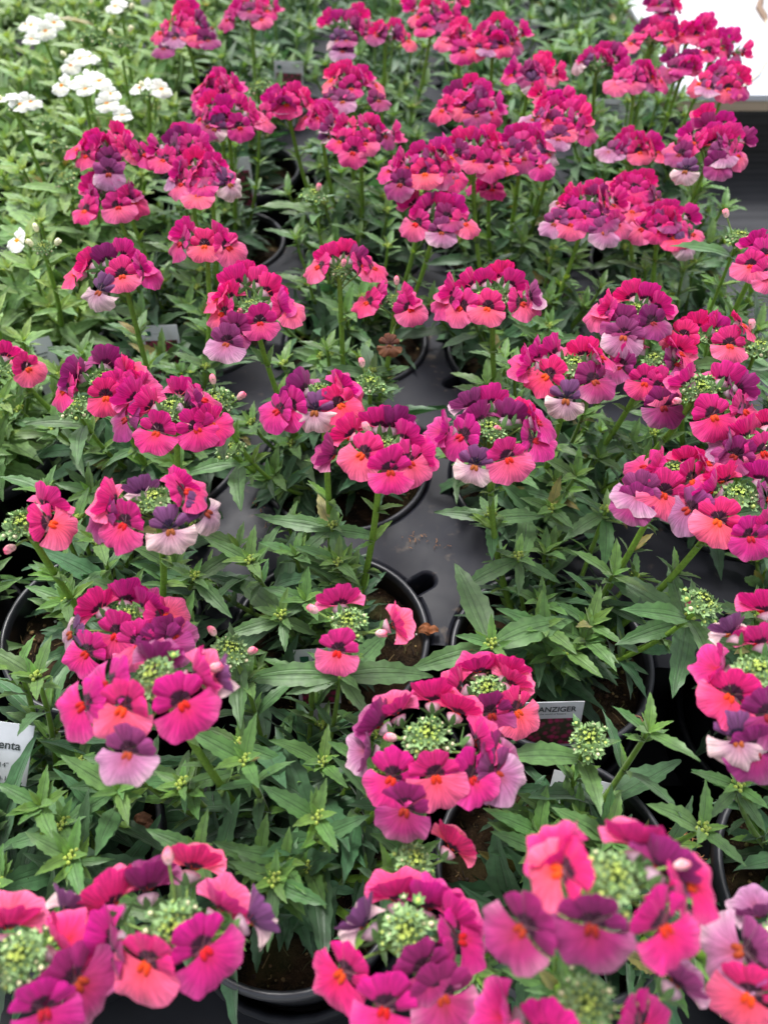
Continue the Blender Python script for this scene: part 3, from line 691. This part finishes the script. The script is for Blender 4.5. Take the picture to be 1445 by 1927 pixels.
for key in sorted(KEEP, key=lambda k: (k[1], k[0])):
    x0, y0 = KEEP[key]; i, j = key; white = key in WHITE
    root = bpy.data.objects.new('potted_nemesia', None); col.objects.link(root); root.location = (x0, y0, 0); root.empty_display_size = .02
    hs_ = heads[key]; nf = sum(1 for p, hd in hs_ if hd[3])
    rk = sorted(rows_[j]).index(i)+1; rr = j-jmin+1
    if white: look = 'white nemesia with ' + (NUM[nf]+' flower heads' if nf > 1 else 'one flower head' if nf == 1 else 'only green buds')
    else:
        tt = ''.join(t for p, hd in hs_ for _, _, t in hd[3]); fr = sum(t in 'PFL' for t in tt)/max(1, len(tt))
        look = 'pink nemesia with ' + (NUM[nf]+' flower heads' if nf > 1 else 'one flower head' if nf == 1 else 'only green shoots')
        if nf and fr > .34: look = 'purple-tinged ' + look
    tag(root, f'{look}, {ORD[rk]} from left in {ORD[rr]} row from front', 'potted plant', 'white nemesias in pots' if white else 'pink nemesias in pots')
    link('nursery_pot', POT, root, (0, 0, RIM))
    so_ = link('soil', SOIL[(i*3+j*5) % 5], root, (0, 0, RIM-.017)); so_.rotation_euler = (0, 0, rng.uniform(0, 6))
    c0 = np.array([0, 0, RIM-.017]); hi = j <= 4
    # foliage mound
    mb = MB(); ns = 20 if j < 5 else 17
    if white: ns += 3
    for s in range(ns):
        a = s*2.39996 + rng.uniform(-.3, .3); rt = .008+.063*math.sqrt((s+.5)/ns)*rng.uniform(.8, 1.1)
        op = in_open(key, a % (2*math.pi)) or in_open(key, a)
        if op:
            rt = min(rt, .014)
            if key in ((0, 0), (-1, 0), (1, 0), (0, 1)) and rng.random() < .4: continue
        tipz = RIM + (rng.uniform(.024, .055) if op else rng.uniform(.032, .078)) - .014*(rt/.05) + (.012 if j >= 5 or white else 0)
        p0 = c0+np.array([.006*math.cos(a), .006*math.sin(a), 0]); p2 = np.array([rt*math.cos(a), rt*math.sin(a), tipz])
        p1 = np.array([p2[0]*.85, p2[1]*.85, RIM-.004 + .4*(tipz-RIM)])
        nd = int(rng.integers(4, 7)) if hi else 4
        shoot(mb, p0, p1, p2, nd, hi, white, lmax=(.040 if op else .067)*rng.uniform(.85, 1.1), tip='bud' if rng.random() < .55 else 'leaf')
    for p, ends in heroes.get(key, ()):
        o3 = np.array([x0, y0, 0]); p2 = p-o3; p0 = c0 + np.array([p2[0]*.15, p2[1]*.15, 0]); shoot(mb, p0, np.array([p2[0]*.8, p2[1]*.8, RIM+.01]), p2, 4, hi, white, lmax=.034, tip='bud', topscale=.7)
        for q in ends:
            d = q-o3-p2; L_ = np.linalg.norm(d)*1.06; d = unit(d) + np.array([0, 0, .16])
            leaf(mb, p2-np.array([0, 0, .003]), d, np.array([0, -.25, 1.])+rng.normal(0, .12, 3), L_, L_*rng.uniform(.24, .30), .17, leafcol(.22, white), True, fold=.16)
    link('foliage', mb.mesh('foliage', M_leaf), root)
    for (p, hd) in hs_:
        cx, cy, wd, fl, bl, wh = hd
        pr = p - np.array([x0, y0, 0]); stem = MB()
        dirxy = pr[:2]; b = dirxy*.18; n_ = np.linalg.norm(b)
        if n_ > .02: b = b/n_*.02
        base = np.array([b[0], b[1], c0[2]]); top = pr - np.array([0, 0, .006])
        mid = np.array([top[0]*.80+b[0]*.1, top[1]*.80+b[1]*.1, RIM+.02])
        z = np.dot(p-np.array([0, 0, CAMZ]), [0, ct, -st])
        # leafy lower part, bare upper stalk
        cut = .84 if fl else .86
        ts = np.linspace(0, 1, 14)[:, None]; path = (1-ts)**2*base + 2*ts*(1-ts)*mid + ts**2*top
        stem.tube(path, np.linspace(.0019, .0015, 14)*(1 if fl else .72), GS*rng.uniform(.8, 1.05), k=8)
        lf = MB(); tc_ = cut
        P0, P2 = base, (1-tc_)**2*base + 2*tc_*(1-tc_)*mid + tc_**2*top; P1 = base*(1-tc_)+mid*tc_
        shoot(lf, P0, P1, P2, 6, hi, white, lmax=.050 if key not in OPEN else .034, tip=None, r0=.0012)
        axs = unit(top-mid)
        if not fl:
            for k in range(4):
                u = rotaxis(unit(np.cross(axs, [.3, 1, .1])), axs, k*1.57+.4); e2 = R(66); dd = axs*math.cos(e2)+u*math.sin(e2)
                L_ = rng.uniform(.028, .042) if k < 2 else .016
                leaf(lf, top-axs*(.014 if k < 2 else .006), dd, axs*math.sin(e2)-u*math.cos(e2), L_, L_*.28, .2, leafcol(.3, white), hi)
        so2 = link('flower_stem', None, root) if False else None
        flo = []
        for (fx, fy, t) in fl:
            if len(fl) > 4 and wd > 74: fx = cx+(fx-cx)*.94; fy = cy+(fy-cy)*.94
            X = (fx-cx)*z/FPX; d = (fy-cy)*z/FPX - .0005*0
            tY = d/1.05 if d > 0 else d/.62
            tY = max(-.030, min(.075, tY))
            for _ in range(12):
                rr_ = math.hypot(X, tY); drop = .42*rr_ if d > 0 else .22*rr_
                if d > 0.028: drop += (d-.028)*.35
                tY = (d - .637*drop)/.7705
                tY = max(-.035, tY)
            rr_ = math.hypot(X, tY); drop = (.42*rr_ if d > 0 else .22*rr_) + max(0, (d-.028)*.35)
            q = pr + np.array([X, -tY, -drop+.002])
            # keep the exact place seen in the photo along this line of sight
            qw = q + np.array([x0, y0, 0]); dep = np.dot(qw-np.array([0, 0, CAMZ]), [0, ct, -st]); rear = (d < 0 and abs(X) < 2.2*abs(tY)) or (d < .012 and tY < -.004)
            q = at_depth(fx, fy+(.24*wd if rear else 0), dep) - np.array([x0, y0, 0])
            az = math.atan2(-tY, X) if rr_ > .003 else -math.pi/2
            fr = .5-.5*math.sin(az)            # 1 in front, 0 behind
            # flowers turn a little towards the light and the viewer side of the bench
            hz = np.array([math.cos(az)*.8, math.sin(az)-.30*fr, 0]); hz = unit(hz)
            el = R(16 + 18*fr + rng.uniform(-9, 9)) if rr_ > .004 else R(42)
            if t == 'W': el = R(38 + rng.uniform(-8, 8)); hz = unit(hz*.6+np.array([0, -.6, 0])); rear = False
            if rear: el = R(rng.uniform(-8, 12))
            if t == 'F': el -= R(6)
            n = hz*math.cos(el) + np.array([0, 0, math.sin(el)])
            flo.append((q, n, t, rear))
            back = q - n*.0055; att = top + np.array([0, 0, -.010-.25*rr_])
            mdl = (back+att)/2 + np.array([0, 0, .002]) - n*.002
            tt_ = np.linspace(0, 1, 6)[:, None]
            stem.tube((1-tt_)**2*att + 2*tt_*(1-tt_)*mdl + tt_**2*back, .00055, s2l(112, 140, 66), k=5)
        bls = []
        for (bx, by) in bl:
            q = at_depth(bx, by, z+.004) - np.array([x0, y0, 0]); ax = unit(q-(top-np.array([0, 0, .008]))); bls.append((q, ax))
            stem.tube([top-np.array([0, 0, .008]), (top+q)/2+np.array([0, 0, -.003]), q], .0005, s2l(112, 140, 66), k=5)
        so2 = link('flower_stem', stem.mesh('flower_stem', M_soft), root)
        link('stem_leaves', lf.mesh('stem_leaves', M_leaf), so2)
        for q, n, t, rear in flo:
            sc = .99*rng.uniform(.93, 1.06)*(.78 if t == 'W' else .7 if t == 'D' else 1.06 if 130 < wd < 155 else 1)
            up = np.array([rng.uniform(-.12, .12), rng.uniform(-.1, .1), 1.0])
            place_flower(q, rear, n, up, t, sc, so2)
        bo = link('bud_cluster', random.choice(BUDW if wh else BUDL if wd > 115 and fl else BUD), so2, pr - np.array([0, 0, .002 if wd > 78 else .004])); bo.rotation_euler = (rng.uniform(0, .35), rng.uniform(-.2, .2), rng.uniform(0, 6))
        sc = rng.uniform(.74, .88)*(1.0 if fl else 1.1)*(1.05 if wd > 110 else 1)*(1 if wd > 78 or not fl else .78); bo.scale = (sc,)*3
        for q, ax in bls:
            o = link('flower_bud', BALLW if wh else BALL, so2); m = Vector(ax).to_track_quat('Z', 'Y').to_matrix().to_4x4(); m.translation = Vector(q); o.matrix_basis = m

# ------------------------------------------------------------------ labels
M_card = plastic('label_card', (.55, .57, .60), .35); M_ink = plastic('label_ink', (.03, .04, .04), .6); M_green = plastic('label_green', (.02, .10, .06), .5)
def pic_mat():
    m, n, b = newmat('label_photo'); tc = N(n, 'ShaderNodeTexCoord'); v = N(n, 'ShaderNodeTexVoronoi'); v.inputs['Scale'].default_value = 320
    n.links.new(tc.outputs['Object'], v.inputs['Vector'])
    a = mixrgb(n, maprange(n, v.outputs['Distance'], .15, .7), (.30, .02, .09, 1), (.03, .03, .015, 1)); n.links.new(a, b.inputs['Base Color']); b.inputs['Roughness'].default_value = .35; return m
M_pic = pic_mat()
def textmesh(body, size, bold=0):
    cu = bpy.data.curves.new('lettering', 'FONT'); cu.body = body; cu.size = size; cu.offset = bold; cu.align_x = 'LEFT'
    o = bpy.data.objects.new('tmp', cu); col.objects.link(o); dg = bpy.context.evaluated_depsgraph_get(); me = bpy.data.meshes.new_from_object(o.evaluated_get(dg)); bpy.data.objects.remove(o); me.materials.clear(); me.materials.append(M_ink); return me
def quadmesh(name, x0, x1, y0, y1, z, m, th=0.0):
    mb = MB(); 
    if th:
        V = [(x, y, zz) for zz in (z-th, z) for x, y in ((x0, y0), (x1, y0), (x1, y1), (x0, y1))]
        mb.add(V, [[3, 2, 1, 0], [4, 5, 6, 7], [0, 1, 5, 4], [1, 2, 6, 5], [2, 3, 7, 6], [3, 0, 4, 7]], (0, 0, 0))
    else: mb.add([(x0, y0, z), (x1, y0, z), (x1, y1, z), (x0, y1, z)], [[0, 1, 2, 3]], (0, 0, 0))
    me = mb.mesh(name, m)
    for p in me.polygons: p.use_smooth = False
    return me
def make_label(px, py, hgt, rz, tilt, roll, Wd, Ht, kind, label):
    """px,py = photo place of the top centre of the card; hgt = its height"""
    top = at_height(px, py, hgt)
    e = bpy.data.objects.new('plant_label', None); col.objects.link(e); e.empty_display_size = .01
    Rm = Matrix.Rotation(rz, 4, 'Z') @ Matrix.Rotation(math.pi/2 - tilt, 4, 'X') @ Matrix.Rotation(roll, 4, 'Z')
    org = Vector(top) + Rm.to_3x3() @ Vector((0, -Ht, 0))
    e.matrix_basis = Matrix.Translation(org) @ Rm
    tag(e, label, 'plant label', 'plant labels stuck in the pots')
    link('card', quadmesh('card', -Wd/2, Wd/2, 0, Ht, 0, M_card, .0005), e)
    link('stake', quadmesh('stake', -.005, .005, -.028, -.0001, -.0001, M_card, .0003), e)
    def txt(s, x, y, size, b=0): link('lettering', textmesh(s, size, b), e, (x, y, .0003))
    if kind == 'danziger':
        txt('DANZIGER', -Wd/2+.0035, Ht-.0060, .0046, .00008); txt('the world of flowers', -Wd/2+.008, Ht-.0080, .0016)
        link('picture', quadmesh('picture', -Wd/2+.002, Wd/2-.002, .002, Ht-.0105, .0003, M_pic), e)
    elif kind == 'photo':
        link('emblem', quadmesh('emblem', -Wd/2+.003, -Wd/2+.0075, Ht-.0075, Ht-.004, .0003, M_green), e); txt('~~~~', -Wd/2+.009, Ht-.007, .003)
        link('picture', quadmesh('picture', -Wd/2+.002, Wd/2-.002, .001, Ht-.011, .0003, M_pic), e)
    elif kind == 'magenta':
        txt('Magenta', Wd/2-.0235, Ht-.0120, .0056, .00010)
        for k, s in enumerate(('L', '10-14"', 'cm)', 'a: 10-12"', '30cm)')): txt(s, Wd/2-.0175+(.005 if k == 0 else 0)*0, Ht-.0175-.0032*k, .0033)
    else:
        for k in range(9):
            yy = Ht-.006-.0026*k; s = ''.join(random.choice('aeinorstlm ') for _ in range(random.randint(14, 20)))
            link('text_line', quadmesh('text_line', -Wd/2+.003, Wd/2-.003-rng.uniform(0, .008), yy, yy+.0007, .0003, M_ink), e) if k > 1 else link('text_line', quadmesh('text_line', -Wd/2+.003, Wd/2-.012, yy, yy+.0012, .0003, M_ink), e)
make_label(1045, 1322, RIM+.020, R(4), R(22), R(-3), .030, .030, 'danziger', 'white label with bold green capitals and a pink flower photo, in front of bare soil')
make_label(-4, 1358, RIM+.050, R(8), R(44), R(-16), .032, .034, 'magenta', 'pale grey label with printed sizes, half out of the left edge')
make_label(1100, 1463, RIM+.010, R(0), R(48), R(-14), .030, .026, 'text', 'grey label printed with small text, behind the green bud shoot')
make_label(592, 1222, RIM+.028, R(2), R(24), R(2), .022, .036, 'photo', 'white label with a photo, half hidden behind the single pink flower in the centre')
make_label(505, 1404, RIM+.012, R(5), R(40), R(4), .020, .022, 'text', 'narrow text label half buried in leaves left of the central flower head')
make_label(297, 612, RIM+.035, R(-6), R(20), R(6), .028, .042, 'photo', 'white photo label leaning among leaves above the left flower heads')
make_label(543, 114, RIM+.060, R(6), R(10), R(-4), .030, .048, 'photo', 'white label with a green emblem standing in the far row beside a dark gap')
make_label(1155, 186, RIM+.045, R(0), R(14), R(-3), .038, .045, 'text', 'pale grey text label near the white table')
make_label(945, 148, RIM+.050, R(0), R(14), R(-5), .036, .050, 'photo', 'pale label partly hidden by pink flowers at the far centre')
make_label(438, 296, RIM+.045, R(0), R(16), R(3), .030, .048, 'photo', 'label with a green dot and dark pink photo left of the bare grey web')
make_label(58, 640, RIM+.030, R(10), R(30), R(8), .026, .036, 'text', 'pale label in the leaves near the left edge')

# ------------------------------------------------------------------ debris
def crumpled(px, py, size, name, label, c):
    p = at_height(px, py, RIM+.003); mb = MB(); r = np.random.default_rng(int(px))
    for k in range(3):
        a = r.uniform(0, 6.28)+k*2.1; g = np.zeros((7, 7, 3)); s = np.linspace(-1, 1, 7)
        for i_ in range(7):
            for j_ in range(7):
                e = 1-.35*abs(s[i_])**2
                g[i_, j_] = (s[i_]*size*.55 + .3*size*math.cos(a), s[j_]*e*size*.4 + .3*size*math.sin(a), size*(.22*math.sin(s[i_]*3+a)+.25*abs(math.sin(s[j_]*2.5+k)))+r.normal(0, size*.05))
        mb.grid(g, s2l(c)*r.uniform(.6, 1.2))
    o = link(name, mb.mesh(name, M_debris), None, p); tag(o, label, 'dry leaf'); return o
crumpled(806, 1190, .0068, 'dried_leaf', 'brown crumpled dry leaf on the grey web between two pot rims', (140, 84, 48))
crumpled(272, 1548, .0065, 'dried_leaf', 'brown withered leaf among leaves behind the lower left flower head', (120, 80, 56))
def scatter(name, label, region, n, seed, h_):
    mb = MB(); r = np.random.default_rng(seed); x0, x1, y0, y1 = region
    for k in range(n):
        t = r.random(); p = at_height(x0+(x1-x0)*t+r.normal(0, 7), y0+(y1-y0)*t+r.normal(0, 7), h_+.0006); b = r.uniform(0, 6.28); L = r.uniform(.0008, .0034)
        mb.tube([p, p+L*.5*np.array([math.cos(b), math.sin(b), .15]), p+L*np.array([math.cos(b+.4), math.sin(b+.4), 0])], r.uniform(.0001, .0003), s2l(150, 104, 66)*r.uniform(.5, 1.3), k=4)
    o = link(name, mb.mesh(name, M_debris)); tag(o, label, 'debris', kind='stuff')
scatter('soil_crumbs', 'brown crumbs lying on the bare grey web', (770, 840, 1005, 1030), 16, 3, RIM)
scatter('soil_crumbs', 'peat fibres spilled on the dark tray at lower right', (1270, 1320, 1555, 1625), 60, 4, RIM-.02)
scatter('soil_crumbs', 'dark peat crumbs on the bare grey web left of the centre', (470, 520, 930, 1000), 14, 5, RIM)
mb = MB(); p = at_height(1183, 1345, RIM+.002); q = at_height(1215, 1370, RIM+.002)
mb.tube([p, (p+q)/2+np.array([.001, .001, .003]), q], .0005, s2l(150, 110, 84), k=5); o = link('dry_twig', mb.mesh('dry_twig', M_debris)); tag(o, 'thin tan dry twig lying across the black pot rim', 'twig')

# ------------------------------------------------------------------ bench, white table, floor
def bench_mat():
    m, n, b = newmat('bench_grey'); geo = N(n, 'ShaderNodeNewGeometry'); sp = N(n, 'ShaderNodeSeparateXYZ'); n.links.new(geo.outputs['Position'], sp.inputs[0])
    no = N(n, 'ShaderNodeTexNoise'); no.inputs['Scale'].default_value = 7; no.inputs['Detail'].default_value = 6; mp = N(n, 'ShaderNodeMapping'); mp.inputs['Scale'].default_value = (1, 8, 1)
    n.links.new(geo.outputs['Position'], mp.inputs[0]); n.links.new(mp.outputs[0], no.inputs['Vector'])
    n.links.new(mixrgb(n, maprange(n, no.outputs['Fac'], .3, .7), (.020, .021, .025, 1), (.042, .043, .049, 1)), b.inputs['Base Color']); b.inputs['Roughness'].default_value = .6; b.inputs['Specular IOR Level'].default_value = .3
    s = math_(n, 'SINE', math_(n, 'MULTIPLY', sp.outputs[1], 420)); bp = N(n, 'ShaderNodeBump'); bp.inputs['Strength'].default_value = .12; bp.inputs['Distance'].default_value = .001
    n.links.new(s, bp.inputs['Height']); n.links.new(bp.outputs[0], b.inputs['Normal']); return m
def box(mb, x0, x1, y0, y1, z0, z1, m=0):
    V = [(x, y, z) for z in (z0, z1) for x, y in ((x0, y0), (x1, y0), (x1, y1), (x0, y1))]
    mb.add(V, [[3, 2, 1, 0], [4, 5, 6, 7], [0, 1, 5, 4], [1, 2, 6, 5], [2, 3, 7, 6], [3, 0, 4, 7]], (0, 0, 0), m=m)
def flat(me):
    for p in me.polygons: p.use_smooth = False
    return me
be = bpy.data.objects.new('plant_bench', None); col.objects.link(be); be.location = (0, .5, -.75)
mb = MB(); box(mb, -1.2, 1.2, -.5, 1.3, .72, .75); link('bench_top', flat(mb.mesh('bench_top', bench_mat())), be)
for sx in (-1.15, 1.11):
    for sy in (-.45, 1.2):
        mb = MB(); box(mb, sx, sx+.04, sy, sy+.04, 0, .7195); link('leg', flat(mb.mesh('leg', M_tray)), be)
tag(be, 'dark grey ribbed plant bench under all the trays, bare along the right side', 'bench')
def paper_mat():
    m, n, b = newmat('white_cover'); tc = N(n, 'ShaderNodeTexCoord'); no = N(n, 'ShaderNodeTexNoise'); no.inputs['Scale'].default_value = 34; no.inputs['Detail'].default_value = 3; n.links.new(tc.outputs['Object'], no.inputs['Vector'])
    n.links.new(mixrgb(n, maprange(n, no.outputs['Fac'], .45, .65), (.50, .51, .53, 1), (.38, .42, .50, 1)), b.inputs['Base Color']); b.inputs['Roughness'].default_value = .5; return m
def wood_mat():
    m, n, b = newmat('pale_wood'); tc = N(n, 'ShaderNodeTexCoord'); mp = N(n, 'ShaderNodeMapping'); mp.inputs['Scale'].default_value = (4, 60, 120); no = N(n, 'ShaderNodeTexNoise'); no.inputs['Scale'].default_value = 3; no.inputs['Detail'].default_value = 6
    n.links.new(tc.outputs['Object'], mp.inputs[0]); n.links.new(mp.outputs[0], no.inputs['Vector']); n.links.new(mixrgb(n, no.outputs['Fac'], (.34, .25, .16, 1), (.52, .42, .30, 1)), b.inputs['Base Color']); b.inputs['Roughness'].default_value = .7; return m
wt = bpy.data.objects.new('white_table', None); col.objects.link(wt); wt.location = (.33, .90, 0)
mb = MB(); box(mb, 0, .80, .0, .60, .098, .104); link('white_cover', flat(mb.mesh('white_cover', paper_mat())), wt)
mb = MB(); box(mb, .003, .80, .003, .60, .086, .0975); link('wooden_board', flat(mb.mesh('wooden_board', wood_mat())), wt)
for sx, sy in ((.02, .2), (.74, .2), (.02, .55), (.74, .55)):
    mb = MB(); box(mb, sx, sx+.04, sy, sy+.04, .0005, .0855); link('leg', flat(mb.mesh('leg', wood_mat())), wt)
tag(wt, 'low table with a white cover and pale wood edge in the upper right corner', 'table')
mb = MB(); pts = [at_height(px, py, .1055) for px, py in ((1432, 0), (1428, 14), (1438, 30), (1452, 60), (1440, 115), (1425, 140), (1405, 158), (1390, 165))]
P_ = []
for a_, b_ in zip(pts[:-1], pts[1:]):
    for t in np.linspace(0, 1, 5)[:-1]: P_.append(a_*(1-t)+b_*t)
P_.append(pts[-1]); tw = np.concatenate([np.full(9, .0045), np.linspace(.003, .0008, len(P_)-9)]); cc = np.where((np.arange(len(P_)) < 10)[:, None, None], s2l(120, 96, 78), s2l(214, 202, 182))*np.ones((len(P_), 7, 1))
mb.tube(P_, tw, cc, k=7)
o = link('twine', mb.mesh('twine', M_debris)); tag(o, 'brown twine curling over the white table top at the right edge', 'twine')
mb = MB(); box(mb, -60, 60, -60, 60, -.80, -.75); o = link('floor', flat(mb.mesh('floor', plastic('floor_concrete', (.20, .20, .19), .8)))); tag(o, kind='structure')
